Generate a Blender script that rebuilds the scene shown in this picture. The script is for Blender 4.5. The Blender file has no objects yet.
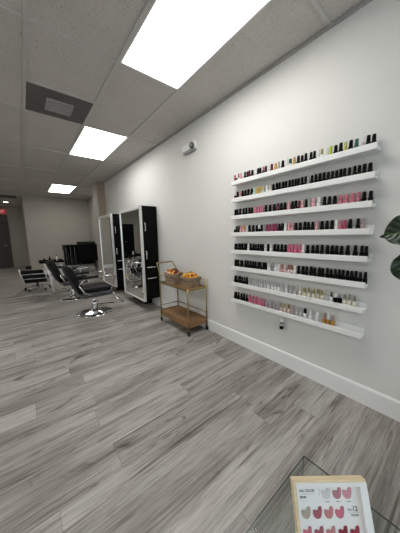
import bpy, bmesh, math, random
from mathutils import Vector, Matrix
PI = math.pi
random.seed(7)
SC = bpy.context.scene
COL = SC.collection

# ------------------------------------------------------------------ helpers
class MB:
    """collects shapes, then becomes ONE mesh object"""
    def __init__(self): self.bm = bmesh.new(); self.mi = 0
    def _new(self, faces):
        for f in faces: f.material_index = self.mi
    def box(self, lo, hi, bev=0.0, seg=2, M=None):
        t = bmesh.new()
        bmesh.ops.create_cube(t, size=1)
        s = [hi[i] - lo[i] for i in range(3)]; c = [(hi[i] + lo[i]) / 2 for i in range(3)]
        for v in t.verts: v.co = Vector([v.co[i] * s[i] + c[i] for i in range(3)])
        if bev: bmesh.ops.bevel(t, geom=t.edges[:], offset=bev, segments=seg, affect='EDGES', profile=.5)
        return self._merge(t, M)
    def _merge(self, t, M=None):
        if M is not None: bmesh.ops.transform(t, matrix=M, verts=t.verts)
        bmesh.ops.recalc_face_normals(t, faces=t.faces)
        mp = {v: self.bm.verts.new(v.co) for v in t.verts}
        for f in t.faces:
            try:
                n = self.bm.faces.new([mp[v] for v in f.verts]); n.material_index = self.mi; n.smooth = f.smooth
            except ValueError: pass
        t.free(); return self
    def tube(self, pts, r, seg=10, closed=False, M=None):
        t = bmesh.new(); P = [Vector(p) for p in pts]; n = len(P); rings = []
        up = None
        for i in range(n):
            if closed: a, b = P[i - 1], P[(i + 1) % n]
            else: a, b = P[max(i - 1, 0)], P[min(i + 1, n - 1)]
            d = (b - a).normalized()
            if up is None:
                up = Vector((0, 0, 1)) if abs(d.z) < .9 else Vector((1, 0, 0))
            s = d.cross(up).normalized(); up = s.cross(d).normalized()
            k = 1.0
            if 0 < i < n - 1 or closed:
                e = (P[i] - a).normalized(); c = max(.5, e.dot(d)); k = 1 / c
            rr = r[i] if isinstance(r, (list, tuple)) else r
            kk = min(k, 1.35)
            rings.append([t.verts.new(P[i] + (s * math.cos(2 * PI * j / seg) + up * math.sin(2 * PI * j / seg)) * rr * kk) for j in range(seg)])
        m = n if closed else n - 1
        for i in range(m):
            A, B = rings[i], rings[(i + 1) % n]
            for j in range(seg):
                f = t.faces.new((A[j], A[(j + 1) % seg], B[(j + 1) % seg], B[j])); f.smooth = True
        if not closed:
            t.faces.new(rings[0][::-1]); t.faces.new(rings[-1])
        return self._merge(t, M)
    def lathe(self, prof, seg=24, c=(0, 0, 0), M=None, smooth=True):
        t = bmesh.new(); rings = []
        for r, z in prof:
            if r < 1e-6: rings.append([t.verts.new((c[0], c[1], c[2] + z))])
            else: rings.append([t.verts.new((c[0] + r * math.cos(2 * PI * j / seg), c[1] + r * math.sin(2 * PI * j / seg), c[2] + z)) for j in range(seg)])
        for A, B in zip(rings, rings[1:]):
            for j in range(seg):
                k = (j + 1) % seg
                if len(A) == 1 and len(B) == 1: continue
                if len(A) == 1: f = t.faces.new((A[0], B[k], B[j]))
                elif len(B) == 1: f = t.faces.new((A[j], A[k], B[0]))
                else: f = t.faces.new((A[j], A[k], B[k], B[j]))
                f.smooth = smooth
        if len(rings[0]) > 1: t.faces.new(rings[0][::-1])
        if len(rings[-1]) > 1: t.faces.new(rings[-1])
        return self._merge(t, M)
    def prism(self, poly, axis, a, b, bev=0, M=None):
        """2D outline pushed along an axis ('x','y','z')"""
        t = bmesh.new()
        def p3(u, v, w): return {'x': (w, u, v), 'y': (u, w, v), 'z': (u, v, w)}[axis]
        A = [t.verts.new(p3(u, v, a)) for u, v in poly]; B = [t.verts.new(p3(u, v, b)) for u, v in poly]
        n = len(poly)
        t.faces.new(A); t.faces.new(B[::-1])
        for i in range(n): t.faces.new((A[i], B[i], B[(i + 1) % n], A[(i + 1) % n]))
        bmesh.ops.recalc_face_normals(t, faces=t.faces)
        if bev: bmesh.ops.bevel(t, geom=t.edges[:], offset=bev, segments=2, affect='EDGES', profile=.5)
        return self._merge(t, M)
    def build(self, name, mat, parent=None, loc=None):
        me = bpy.data.meshes.new(name); self.bm.normal_update(); self.bm.to_mesh(me); self.bm.free()
        o = bpy.data.objects.new(name, me); COL.objects.link(o)
        for m in (mat if isinstance(mat, (list, tuple)) else [mat]): me.materials.append(m)
        if parent: o.parent = parent
        if loc: o.location = loc
        return o

def tag(o, label=None, cat=None, group=None, kind=None):
    if label: o['label'] = label
    if cat: o['category'] = cat
    if group: o['group'] = group
    if kind: o['kind'] = kind
    return o
def thing(name, label, cat, loc=(0, 0, 0), rz=0, group=None):
    o = bpy.data.objects.new(name, None); COL.objects.link(o); o.empty_display_size = .05
    o.location = loc; o.rotation_euler = (0, 0, rz)
    return tag(o, label, cat, group)
def struct(name, mb, mat, parent=None):
    o = mb.build(name, mat, parent)
    if not parent: o['kind'] = 'structure'
    return o
def copy_tree(o, parent=None):
    c = o.copy(); COL.objects.link(c)
    if parent: c.parent = parent
    for ch in o.children: copy_tree(ch, c)
    return c
def bool_ring(mb, x0, x1, y0, y1, w, z0, z1, bev=0):
    mb.box((x0, y0, z0), (x1, y0 + w, z1), bev); mb.box((x0, y1 - w, z0), (x1, y1, z1), bev)
    mb.box((x0, y0 + w, z0), (x0 + w, y1 - w, z1), bev); mb.box((x1 - w, y0 + w, z0), (x1, y1 - w, z1), bev)
    return mb

# ------------------------------------------------------------------ materials
def lin(c):
    if isinstance(c, str):
        c = [int(c[i:i + 2], 16) / 255 for i in (0, 2, 4)]
        c = [x / 12.92 if x <= .04045 else ((x + .055) / 1.055) ** 2.4 for x in c]
    return (c[0], c[1], c[2], 1)
def mat(name, col, rough=.5, metal=0, var=.06, scale=30, bump=0, bscale=200, coat=0, spec=.5, stretch=None, emit=None, estr=0):
    m = bpy.data.materials.new(name); m.use_nodes = True; nt = m.node_tree; N = nt.nodes; L = nt.links
    p = N['Principled BSDF']; c = lin(col)
    tc = N.new('ShaderNodeTexCoord'); no = N.new('ShaderNodeTexNoise'); no.inputs['Scale'].default_value = scale; no.inputs['Detail'].default_value = 4
    vec = tc.outputs['Object']
    if stretch:
        mp = N.new('ShaderNodeMapping'); mp.inputs['Scale'].default_value = stretch; L.new(vec, mp.inputs[0]); vec = mp.outputs[0]
    L.new(vec, no.inputs['Vector'])
    rp = N.new('ShaderNodeValToRGB'); rp.color_ramp.elements[0].position = .3; rp.color_ramp.elements[1].position = .7
    rp.color_ramp.elements[0].color = tuple(x * (1 - var) for x in c[:3]) + (1,)
    rp.color_ramp.elements[1].color = tuple(min(1, x * (1 + var)) for x in c[:3]) + (1,)
    L.new(no.outputs['Fac'], rp.inputs[0]); L.new(rp.outputs[0], p.inputs['Base Color'])
    p.inputs['Roughness'].default_value = rough; p.inputs['Metallic'].default_value = metal
    p.inputs['Coat Weight'].default_value = coat; p.inputs['Specular IOR Level'].default_value = spec
    if bump:
        n2 = N.new('ShaderNodeTexNoise'); n2.inputs['Scale'].default_value = bscale; n2.inputs['Detail'].default_value = 5
        L.new(vec, n2.inputs['Vector'])
        b = N.new('ShaderNodeBump'); b.inputs['Strength'].default_value = bump; b.inputs['Distance'].default_value = .01
        L.new(n2.outputs['Fac'], b.inputs['Height']); L.new(b.outputs[0], p.inputs['Normal'])
    if emit:
        p.inputs['Emission Color'].default_value = lin(emit); p.inputs['Emission Strength'].default_value = estr
    return m

def glass_mat(name, tint, gl=1.0):
    m = bpy.data.materials.new(name); m.use_nodes = True; nt = m.node_tree; N = nt.nodes; L = nt.links
    N.remove(N['Principled BSDF']); out = N['Material Output']
    t = N.new('ShaderNodeBsdfTransparent'); g = N.new('ShaderNodeBsdfGlossy'); g.inputs['Roughness'].default_value = .0
    lw = N.new('ShaderNodeLayerWeight'); lw.inputs['Blend'].default_value = .5
    pw = N.new('ShaderNodeMath'); pw.operation = 'POWER'; pw.inputs[1].default_value = 4; L.new(lw.outputs['Facing'], pw.inputs[0])
    fr = N.new('ShaderNodeMath'); fr.operation = 'MULTIPLY_ADD'; fr.inputs[1].default_value = .6; fr.inputs[2].default_value = .003; L.new(pw.outputs[0], fr.inputs[0])
    no = N.new('ShaderNodeTexNoise'); no.inputs['Scale'].default_value = 6
    rp = N.new('ShaderNodeValToRGB'); c = lin(tint)
    rp.color_ramp.elements[0].color = tuple(x * .97 for x in c[:3]) + (1,); rp.color_ramp.elements[1].color = c
    tc = N.new('ShaderNodeTexCoord'); L.new(tc.outputs['Object'], no.inputs['Vector'])
    L.new(no.outputs['Fac'], rp.inputs[0]); L.new(rp.outputs[0], t.inputs['Color'])
    mx = N.new('ShaderNodeMixShader'); L.new(fr.outputs[0], mx.inputs[0]); L.new(t.outputs[0], mx.inputs[1]); L.new(g.outputs[0], mx.inputs[2])
    L.new(mx.outputs[0], out.inputs['Surface'])
    return m

def floor_mat():
    m = bpy.data.materials.new('grey_oak_planks'); m.use_nodes = True; nt = m.node_tree; N = nt.nodes; L = nt.links
    p = N['Principled BSDF']
    def val(x):
        n = N.new('ShaderNodeValue'); n.outputs[0].default_value = x; return n.outputs[0]
    def mth(op, a, b=None, c=None):
        n = N.new('ShaderNodeMath'); n.operation = op
        for i, x in enumerate((a, b, c)):
            if x is None: continue
            if isinstance(x, (int, float)): n.inputs[i].default_value = x
            else: L.new(x, n.inputs[i])
        return n.outputs[0]
    tc = N.new('ShaderNodeTexCoord'); sp = N.new('ShaderNodeSeparateXYZ'); L.new(tc.outputs['Object'], sp.inputs[0])
    X, Y = sp.outputs[0], sp.outputs[1]
    Wd, Ln = .185, 1.22
    yr = mth('DIVIDE', Y, Wd); row = mth('FLOOR', yr); fy = mth('FRACT', yr)
    wn = N.new('ShaderNodeTexWhiteNoise'); wn.noise_dimensions = '1D'; L.new(row, wn.inputs['W'])
    xr = mth('ADD', mth('DIVIDE', X, Ln), mth('MULTIPLY', wn.outputs['Value'], 7.3))
    colm = mth('FLOOR', xr); fx = mth('FRACT', xr)
    cb = N.new('ShaderNodeCombineXYZ'); L.new(row, cb.inputs[0]); L.new(colm, cb.inputs[1])
    w2 = N.new('ShaderNodeTexWhiteNoise'); w2.noise_dimensions = '2D'; L.new(cb.outputs[0], w2.inputs['Vector'])
    pid = w2.outputs['Value']
    # per plank texture space
    pc = N.new('ShaderNodeCombineXYZ')
    L.new(mth('ADD', X, mth('MULTIPLY', pid, 37.)), pc.inputs[0]); L.new(mth('ADD', Y, mth('MULTIPLY', pid, 91.)), pc.inputs[1]); L.new(mth('MULTIPLY', pid, 11.), pc.inputs[2])
    def noise(scale, sx, sy, det=5, dist=0, rough=.55):
        mp = N.new('ShaderNodeMapping'); mp.inputs['Scale'].default_value = (sx, sy, 1); L.new(pc.outputs[0], mp.inputs[0])
        n = N.new('ShaderNodeTexNoise'); n.inputs['Scale'].default_value = scale; n.inputs['Detail'].default_value = det
        n.inputs['Distortion'].default_value = dist; n.inputs['Roughness'].default_value = rough
        L.new(mp.outputs[0], n.inputs['Vector']); return n.outputs['Fac']
    broad = noise(1.0, .9, 9, 3, .8)          # wide light / dark bands along the plank
    grain = noise(1.0, 2.4, 85, 6, .6, .72)     # fine grain
    streak = noise(1.0, .8, 30, 5, 1.2, .62)      # dark streaks
    knot = noise(1.0, 3.0, 9.5, 3, 1.2)
    blot = noise(1.0, 1.1, 3.2, 3, .5)
    def ramp(f, els):
        r = N.new('ShaderNodeValToRGB'); r.color_ramp.elements[0].position = els[0][0]; r.color_ramp.elements[0].color = lin(els[0][1])
        r.color_ramp.elements[1].position = els[-1][0]; r.color_ramp.elements[1].color = lin(els[-1][1])
        for po, c in els[1:-1]:
            e = r.color_ramp.elements.new(po); e.color = lin(c)
        L.new(f, r.inputs[0]); return r.outputs[0]
    def mul(a, b, fac=1.0):
        n = N.new('ShaderNodeMix'); n.data_type = 'RGBA'; n.blend_type = 'MULTIPLY'; n.inputs['Factor'].default_value = fac
        L.new(a, n.inputs['A']); L.new(b, n.inputs['B']); return n.outputs['Result']
    base = ramp(broad, [(.25, (.23, .212, .193)), (.40, (.345, .325, .301)), (.56, (.445, .424, .397)), (.8, (.53, .51, .482))])
    tone = ramp(pid, [(0, (.78, .77, .76)), (.35, (.94, .93, .92)), (.7, (1.0, 1.0, 1.0)), (1, (1.06, 1.055, 1.05))])
    c = mul(base, tone)
    c = mul(c, ramp(grain, [(.34, (.62, .605, .59)), (.47, (.94, .935, .93)), (.66, (1.10, 1.10, 1.10))]), .8)
    c = mul(c, ramp(streak, [(.30, (.36, .335, .31)), (.38, (.74, .725, .71)), (.45, (1, 1, 1)), (1, (1, 1, 1))]), .9)
    c = mul(c, ramp(knot, [(.24, (.22, .20, .18)), (.32, (.72, .70, .68)), (.38, (1, 1, 1)), (1, (1, 1, 1))]))
    c = mul(c, ramp(blot, [(.30, (.70, .68, .66)), (.46, (.96, .95, .94)), (.6, (1.04, 1.04, 1.04)), (1, (1.06, 1.06, 1.06))]))
    lines = noise(1.0, .5, 13, 3, .5, .5)
    lmask = noise(1.0, 1.6, 5, 2, .3)
    lr = ramp(lines, [(0, (1, 1, 1)), (.478, (1, 1, 1)), (.494, (.50, .475, .45)), (.506, (.50, .475, .45)), (.522, (1, 1, 1)), (1, (1, 1, 1))])
    lm = ramp(lmask, [(.42, (0, 0, 0)), (.56, (1, 1, 1))])
    n_ = N.new('ShaderNodeMix'); n_.data_type = 'RGBA'; n_.blend_type = 'MULTIPLY'; L.new(lm, n_.inputs['Factor']); L.new(c, n_.inputs['A']); L.new(lr, n_.inputs['B']); c = n_.outputs['Result']
    fine = noise(1.0, 9, 190, 3, .2, .6)
    c = mul(c, ramp(fine, [(.36, (.78, .77, .76)), (.52, (1, 1, 1)), (.7, (1.08, 1.08, 1.08))]), .9)
    # seams
    ey = mth('MINIMUM', fy, mth('SUBTRACT', 1., fy)); ex = mth('MULTIPLY', mth('MINIMUM', fx, mth('SUBTRACT', 1., fx)), Ln / Wd)
    ed = mth('MINIMUM', ex, ey)
    c = mul(c, ramp(ed, [(.0, (.66, .65, .64)), (.008, (.8, .79, .78)), (.014, (1, 1, 1)), (1, (1, 1, 1))]))
    L.new(c, p.inputs['Base Color'])
    p.inputs['Roughness'].default_value = .42; p.inputs['Specular IOR Level'].default_value = .4
    b = N.new('ShaderNodeBump'); b.inputs['Strength'].default_value = .12; b.inputs['Distance'].default_value = .004
    L.new(grain, b.inputs['Height']); L.new(b.outputs[0], p.inputs['Normal'])
    return m

def tile_mat():
    m = mat('acoustic_tile', (.585, .56, .525), .95, 0, .04, 3)
    nt = m.node_tree; N = nt.nodes; L = nt.links; p = N['Principled BSDF']
    old = p.inputs['Base Color'].links[0].from_socket
    tc = N.new('ShaderNodeTexCoord')
    v = N.new('ShaderNodeTexNoise'); v.inputs['Scale'].default_value = 75; v.inputs['Detail'].default_value = 3; L.new(tc.outputs['Object'], v.inputs['Vector'])
    r = N.new('ShaderNodeValToRGB'); r.color_ramp.elements[0].position = .34; r.color_ramp.elements[0].color = (.72, .71, .70, 1)
    r.color_ramp.elements[1].position = .44; r.color_ramp.elements[1].color = (1, 1, 1, 1)
    L.new(v.outputs['Fac'], r.inputs[0])
    mx = N.new('ShaderNodeMix'); mx.data_type = 'RGBA'; mx.blend_type = 'MULTIPLY'; mx.inputs['Factor'].default_value = .8
    L.new(old, mx.inputs['A']); L.new(r.outputs[0], mx.inputs['B']); L.new(mx.outputs['Result'], p.inputs['Base Color'])
    b = N.new('ShaderNodeBump'); b.inputs['Strength'].default_value = .4; b.inputs['Distance'].default_value = .004
    L.new(v.outputs['Fac'], b.inputs['Height']); L.new(b.outputs[0], p.inputs['Normal'])
    return m

def weave_mat():
    m = mat('woven_rattan', '6a5442', .75, 0, .25, 60)
    nt = m.node_tree; N = nt.nodes; L = nt.links; p = N['Principled BSDF']
    tc = N.new('ShaderNodeTexCoord'); br = N.new('ShaderNodeTexBrick'); br.inputs['Scale'].default_value = 26
    br.inputs['Color1'].default_value = lin('c4ae92'); br.inputs['Color2'].default_value = lin('94795f'); br.inputs['Mortar'].default_value = lin('3d3026')
    br.inputs['Mortar Size'].default_value = .03
    mp = N.new('ShaderNodeMapping'); mp.inputs['Rotation'].default_value = (PI / 2, 0, .6); L.new(tc.outputs['Object'], mp.inputs[0]); L.new(mp.outputs[0], br.inputs['Vector'])
    L.new(br.outputs['Color'], p.inputs['Base Color'])
    b = N.new('ShaderNodeBump'); b.inputs['Strength'].default_value = .8; b.inputs['Distance'].default_value = .004
    L.new(br.outputs['Fac'], b.inputs['Height']); b.invert = True; L.new(b.outputs[0], p.inputs['Normal'])
    return m

def leaf_mat():
    m = mat('fig_leaf', '1f3a1c', .38, 0, .25, 25)
    nt = m.node_tree; N = nt.nodes; L = nt.links; p = N['Principled BSDF']
    tc = N.new('ShaderNodeTexCoord'); sp = N.new('ShaderNodeSeparateXYZ'); L.new(tc.outputs['UV'], sp.inputs[0])
    # veins: v along the leaf, u across (-1..1); ribs run outward and forward
    ab = N.new('ShaderNodeMath'); ab.operation = 'ABSOLUTE'; L.new(sp.outputs[0], ab.inputs[0])
    mu = N.new('ShaderNodeMath'); mu.operation = 'MULTIPLY_ADD'; mu.inputs[1].default_value = -.22; L.new(ab.outputs[0], mu.inputs[0]); L.new(sp.outputs[1], mu.inputs[2])
    sn = N.new('ShaderNodeMath'); sn.operation = 'MULTIPLY'; sn.inputs[1].default_value = 9; L.new(mu.outputs[0], sn.inputs[0])
    fr = N.new('ShaderNodeMath'); fr.operation = 'FRACT'; L.new(sn.outputs[0], fr.inputs[0])
    pp = N.new('ShaderNodeMath'); pp.operation = 'PINGPONG'; pp.inputs[1].default_value = .5; L.new(fr.outputs[0], pp.inputs[0])
    r = N.new('ShaderNodeValToRGB'); r.color_ramp.elements[0].position = 0; r.color_ramp.elements[0].color = lin('3b5236')
    r.color_ramp.elements[1].position = .10; r.color_ramp.elements[1].color = lin('16290f'); L.new(pp.outputs[0], r.inputs[0])
    mid = N.new('ShaderNodeValToRGB'); mid.color_ramp.elements[0].position = .03; mid.color_ramp.elements[0].color = (1, 1, 1, 1); mid.color_ramp.elements[1].position = .07; mid.color_ramp.elements[1].color = (0, 0, 0, 1)
    L.new(ab.outputs[0], mid.inputs[0])
    mx = N.new('ShaderNodeMix'); mx.data_type = 'RGBA'; L.new(mid.outputs[0], mx.inputs['Factor']); L.new(r.outputs[0], mx.inputs['A']); mx.inputs['B'].default_value = lin('4d6340')
    L.new(mx.outputs['Result'], p.inputs['Base Color'])
    b = N.new('ShaderNodeBump'); b.inputs['Strength'].default_value = .9; b.inputs['Distance'].default_value = .006
    L.new(pp.outputs[0], b.inputs['Height']); L.new(b.outputs[0], p.inputs['Normal'])
    return m

M = {}
M['wall'] = mat('white_wall_paint', (.735, .73, .70), .85, 0, .012, 4, .03, 300)
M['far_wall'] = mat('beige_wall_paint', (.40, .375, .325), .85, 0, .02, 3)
M['brown'] = mat('brown_column_paint', (.36, .29, .22), .8, 0, .06, 12)
M['floor'] = floor_mat()
M['tile'] = tile_mat()
M['edge'] = mat('wall_angle_paint', (.42, .41, .39), .5, 0, .02, 10)
M['grid'] = mat('tee_bar_paint', (.56, .545, .52), .5, 0, .02, 10)
M['trim'] = mat('white_trim_gloss', (.84, .84, .83), .35, 0, .012, 6)
M['shelf'] = mat('white_shelf_lacquer', (.86, .86, .845), .35, 0, .012, 10)
M['white'] = mat('white_plastic', (.80, .80, .79), .4, 0, .02, 20)
M['gap'] = mat('dark_vent_paint', (.10, .10, .10), .7, 0, .1, 15)
M['grille'] = mat('grey_grille', (.36, .355, .35), .6, 0, .05, 40)
M['black'] = mat('black_laminate', (.004, .004, .004), .5, 0, .2, 8, spec=.08)
M['leather'] = mat('black_vinyl', (.007, .007, .008), .5, 0, .25, 20, .15, 120, spec=.12)
M['silver'] = mat('brushed_silver', (.82, .82, .81), .34, .55, .04, 40, 0, 1, stretch=(1, 1, 20))
M['chrome'] = mat('chrome', (.72, .72, .72), .08, 1, .02, 10)
M['mirror'] = mat('mirror_glass', (.86, .88, .87), .01, 1, .004, 2)
M['steel'] = mat('dark_steel', (.10, .10, .10), .3, .8, .1, 30)
M['gold'] = mat('antique_brass', (.36, .27, .13), .32, .9, .12, 40)
M['wood'] = mat('walnut_tray', '8a6844', .5, 0, .25, 10, .1, 60, stretch=(14, 1.5, 14))
M['pine'] = mat('pale_pine', 'e0cda8', .55, 0, .08, 10, .05, 60, stretch=(3, 20, 20))
M['rubber'] = mat('black_rubber', (.015, .015, .015), .7, 0, .2, 30)
M['weave'] = weave_mat()
M['leaf'] = leaf_mat()
M['bark'] = mat('fig_bark', '5a4a38', .9, 0, .3, 40, .4, 80)
M['pot'] = mat('white_ceramic', (.75, .74, .72), .35, 0, .03, 12)
M['soil'] = mat('potting_soil', '2b2018', 1, 0, .4, 60, .6, 90)
M['card'] = mat('white_card', (.78, .785, .765), .6, 0, .01, 20)
M['ink'] = mat('grey_ink', (.10, .10, .10), .7, 0, .1, 50)
M['glass'] = glass_mat('clear_pane', (.975, .99, .985))
M['glass_edge'] = mat('green_glass_edge', (.07, .10, .085), .15, 0, .1, 30)
M['panel'] = mat('lit_diffuser', (.8, .8, .8), .6, 0, .01, 10, emit=(1.0, .985, .955), estr=6.5)
M['lamp'] = mat('lit_downlight', (.8, .8, .8), .5, 0, .01, 10, emit=(1, .93, .8), estr=6)
M['exit_red'] = mat('lit_exit_red', (.5, .03, .03), .4, 0, .02, 10, emit=(.9, .04, .05), estr=.15)
M['exit_txt'] = mat('exit_lettering', (.9, .8, .8), .4, 0, .02, 10, emit=(1, .5, .5), estr=.2)
M['door'] = mat('dark_brown_door', (.040, .034, .028), .5, 0, .15, 6)
M['transom'] = mat('brown_transom', (.075, .058, .046), .5, 0, .1, 6)
M['violet_sheen'] = mat('painted_vinyl_sheen', (.05, .048, .058), .3, 0, .15, 20)  # grey-violet sheen of the black seat side, put into the base colour
M['yellow'] = mat('beige_plastic', 'c8b583', .5, 0, .05, 20)
M['pane'] = glass_mat('window_pane', (.95, .97, .97))

# ------------------------------------------------------------------ room (X to the right wall, Y into the room)
XW, H = 1.875, 2.743
XL, YB, YF, YC = -3.5, -2.6, 9.62, 13.2
struct('floor', MB().box((XL - .1, YB - .1, -.1), (2.4, YC + .1, 0)), M['floor'])
struct('ceiling', MB().box((XL - .1, YB - .1, H), (2.4, YC + .1, H + .1)), M['tile'])
struct('wall_right', MB().box((XW, YB - .1, 0), (XW + .12, 6.35, H)), M['wall'])
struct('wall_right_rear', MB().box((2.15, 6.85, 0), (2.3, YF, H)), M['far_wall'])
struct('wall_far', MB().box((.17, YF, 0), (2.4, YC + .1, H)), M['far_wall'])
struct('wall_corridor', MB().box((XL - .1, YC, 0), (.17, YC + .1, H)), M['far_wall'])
struct('wall_left', MB().box((XL - .1, YB - .1, 0), (XL, YC, H)), M['wall'])
# square column at the end of the wall: brown towards the shop, pale beside
cm = MB(); cm.box((1.684, 6.35, 0), (2.3, 6.85, H))
col = struct('wall_column', cm, [M['far_wall'], M['brown']])
for f in col.data.polygons:
    if f.normal.y < -.9: f.material_index = 1
# back wall (behind the camera) with two unseen windows added to let daylight in
wb = MB()
for a, b in ((XL - .1, -3.2), (-.9, -.5), (1.6, XW)): wb.box((a, YB - .1, 0), (b, YB, H))
wb.box((-3.2, YB - .1, 2.3), (-.9, YB, H)); wb.box((-3.2, YB - .1, 0), (-.9, YB, .5))
wb.box((-.5, YB - .1, 2.3), (1.6, YB, H)); wb.box((-.5, YB - .1, 0), (1.6, YB, .5))
struct('wall_back', wb, M['wall'])
for i, (a, b) in enumerate(((-3.2, -.9), (-.5, 1.6))):
    w = MB(); 
    for lo, hi in (((a, .5), (a + .05, 2.3)), ((b - .05, .5), (b, 2.3)), ((a + .05, .5), (b - .05, .55)), ((a + .05, 2.25), (b - .05, 2.3))):
        w.box((lo[0], YB - .08, lo[1]), (hi[0], YB - .02, hi[1]))
    wo = struct(f'window_{i+1}', w, M['steel'])
    MB().box((a + .05, YB - .055, .55), (b - .05, YB - .045, 2.25)).build('pane', M['pane'], wo)

def skirting(name, x, y0, y1):
    poly = [(x, 0), (x - .016, 0), (x - .016, .128), (x - .011, .140), (x, .142)]
    struct(name, MB().prism(poly, 'y', y0, y1), M['trim'])
skirting('baseboard_right', XW, YB, 6.35)
skirting('baseboard_right_rear', 2.15, 6.85, YF)
struct('baseboard_far', MB().prism([(YF, 0), (YF - .016, 0), (YF - .016, .128), (YF, .142)], 'x', .17, 2.134), M['trim'])

# suspended-ceiling bars
GX = [-2.875, -2.265, -1.655, -1.045, -.435, .175, .785, 1.395]
GY = [-1.72, -.48, .785, 2.03, 3.34, 4.61, 5.95, 7.28, 8.55]
g = MB()
for x in GX: g.box((x - .014, YB, H - .010), (x + .014, (YF if x > .17 else YC), H + .002))
for y in GY: g.box((XL, y - .013, H - .009), (XW if y < 6.35 else 2.15, y + .013, H + .002))
for y in (9.85, 11.1, 12.35): g.box((XL, y - .013, H - .009), (.17, y + .013, H + .002))
g.box((.189, 2.75 - .013, H - .009), (.771, 2.75 + .013, H + .002))
struct('trim_1', g, M['grid'])
w = MB(); w.box((XW - .02, YB, H - .022), (XW, 6.35, H - .004)); w.box((.17, YF - .02, H - .022), (2.15, YF, H - .004))
struct('trim_2', w, M['edge'])

# lit ceiling panels
def panel(label, x0, y0, y1, seen=True):
    t = thing('ceiling_light', label, 'ceiling light', ((x0 + x0 + .61) / 2, (y0 + y1) / 2, H), 0, 'flush ceiling light panels')
    hx, hy = .305, (y1 - y0) / 2
    bool_ring(MB(), -hx + .012, hx - .012, -hy + .012, hy - .012, .016, -.010, .0, .001).build('frame', M['white'], t)
    MB().box((-hx + .03, -hy + .03, -.007), (hx - .03, hy - .03, -.001)).build('diffuser', M['panel'], t)
panel('large lit white ceiling panel nearest the camera, above the wood floor', .785, .785, 2.03)
panel('lit white ceiling panel in the middle, beyond the dark square vent', .785, 3.34, 4.61)
panel('small distant lit ceiling panel near the beige far wall', .785, 7.28, 8.55)
panel('added unseen fill light panel far to the left of the camera', -2.265, 0.785, 2.03)  # out of view, added to light the room from the left
panel('added unseen fill light panel at the far left, level with the styling stations', -2.265, 3.34, 4.61)  # another added panel out of view, more light from the left
panel('added unseen light panel over the left part of the corridor', -2.265, 9.85, 11.1)  # added out of view to brighten the corridor wall reflected in the mirror
panel('added unseen fill light panel behind the camera at the far left', -2.265, -1.72, -.48)  # added behind the camera as extra light, never in view

# dark vent with a pale grille
t = thing('ceiling_vent', 'dark grey square ceiling vent with a pale grille in its centre', 'vent', (.48, 3.045, H))
MB().box((-.292, -.282, -.012), (.292, .282, .0), .002).build('face_plate', mat('vent_plate_grey', (.12, .115, .11), .6, 0, .1, 12), t)
v = MB(); bool_ring(v, -.125, .125, -.12, .12, .014, -.03, -.011, .002)
fr = v.build('grille', M['grille'], t)
for i in range(7): MB().box((-.112, -.1 + i * .03, -.027), (.112, -.082 + i * .03, -.013), .001).build('slat', M['grille'], fr)
MB().box((-.112, -.107, -.0125), (.112, .107, -.0118)).build('lamp_cover', M['white'], fr)

# return grille over the corridor + downlight
t = thing('return_grille', 'dark return air grille in the corridor ceiling at far left', 'vent', (-.29, 10.2, H))
bool_ring(MB(), -.3, .3, -.32, .32, .03, -.012, 0, .002).build('frame', M['gap'], t)
s = MB()
for i in range(14): s.box((-.27, -.28 + i * .042, -.010), (.27, -.25 + i * .042, 0))
s.build('louvre', M['gap'], t)
t = thing('recessed_downlight', 'round glowing downlight in the corridor ceiling at far left', 'ceiling light', (-.33, 11.75, H))
MB().lathe([(.11, 0), (.115, -.006), (.10, -.014), (.085, -.012), (.085, 0)], 32).build('trim_ring', M['white'], t)
MB().lathe([(0, -.008), (.084, -.008), (.084, -.002), (0, -.002)], 32).build('lens', M['lamp'], t)

# dark corridor doors
d = struct('door_1', MB().box((-1.3, YC - .05, 0), (-.40, YC, 2.12), .004), M['door'])
MB().box((-1.3, YC - .05, 2.125), (-.40, YC, 2.36), .004).build('transom', M['transom'], d)
k = MB(); k.tube([(-.52, YC - .05, 1.0), (-.52, YC - .1, 1.0), (-.64, YC - .1, 1.0)], .011, 8); k.build('handle', M['chrome'], d)
d = struct('door_2', MB().box((-2.3, YC - .05, 0), (-1.62, YC, 2.05), .004), M['black'])
k = MB(); k.tube([(-1.72, YC - .05, 1.0), (-1.72, YC - .1, 1.0), (-1.84, YC - .1, 1.0)], .011, 8); k.build('handle', M['chrome'], d)

def text_mesh(body, size, name, material, parent, Mx, ext=.0008, align='CENTER', bold=False):
    cu = bpy.data.curves.new('t', 'FONT'); cu.body = body; cu.size = size; cu.extrude = ext; cu.align_x = align; cu.align_y = 'CENTER'; cu.resolution_u = 3
    if bold: cu.offset = size * .02
    o = bpy.data.objects.new('t', cu); COL.objects.link(o)
    dg = bpy.context.evaluated_depsgraph_get(); me = bpy.data.meshes.new_from_object(o.evaluated_get(dg))
    bpy.data.objects.remove(o); bpy.data.curves.remove(cu)
    me.transform(Mx); me.name = name; me.materials.clear(); me.materials.append(material)
    r = bpy.data.objects.new(name, me); COL.objects.link(r); r.parent = parent; return r
t = thing('exit_sign', 'red glowing exit sign above the dark corridor door at far left', 'sign', (-.62, YC - .03, 2.50))
MB().box((-.19, -.02, -.10), (.19, .03, .10), .006).build('housing', M['exit_red'], t)
text_mesh('EXIT', .15, 'lettering', M['exit_txt'], t, Matrix.Translation((0, -.022, 0)) @ Matrix.Rotation(PI / 2, 4, 'X'), .002, bold=True)

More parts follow.
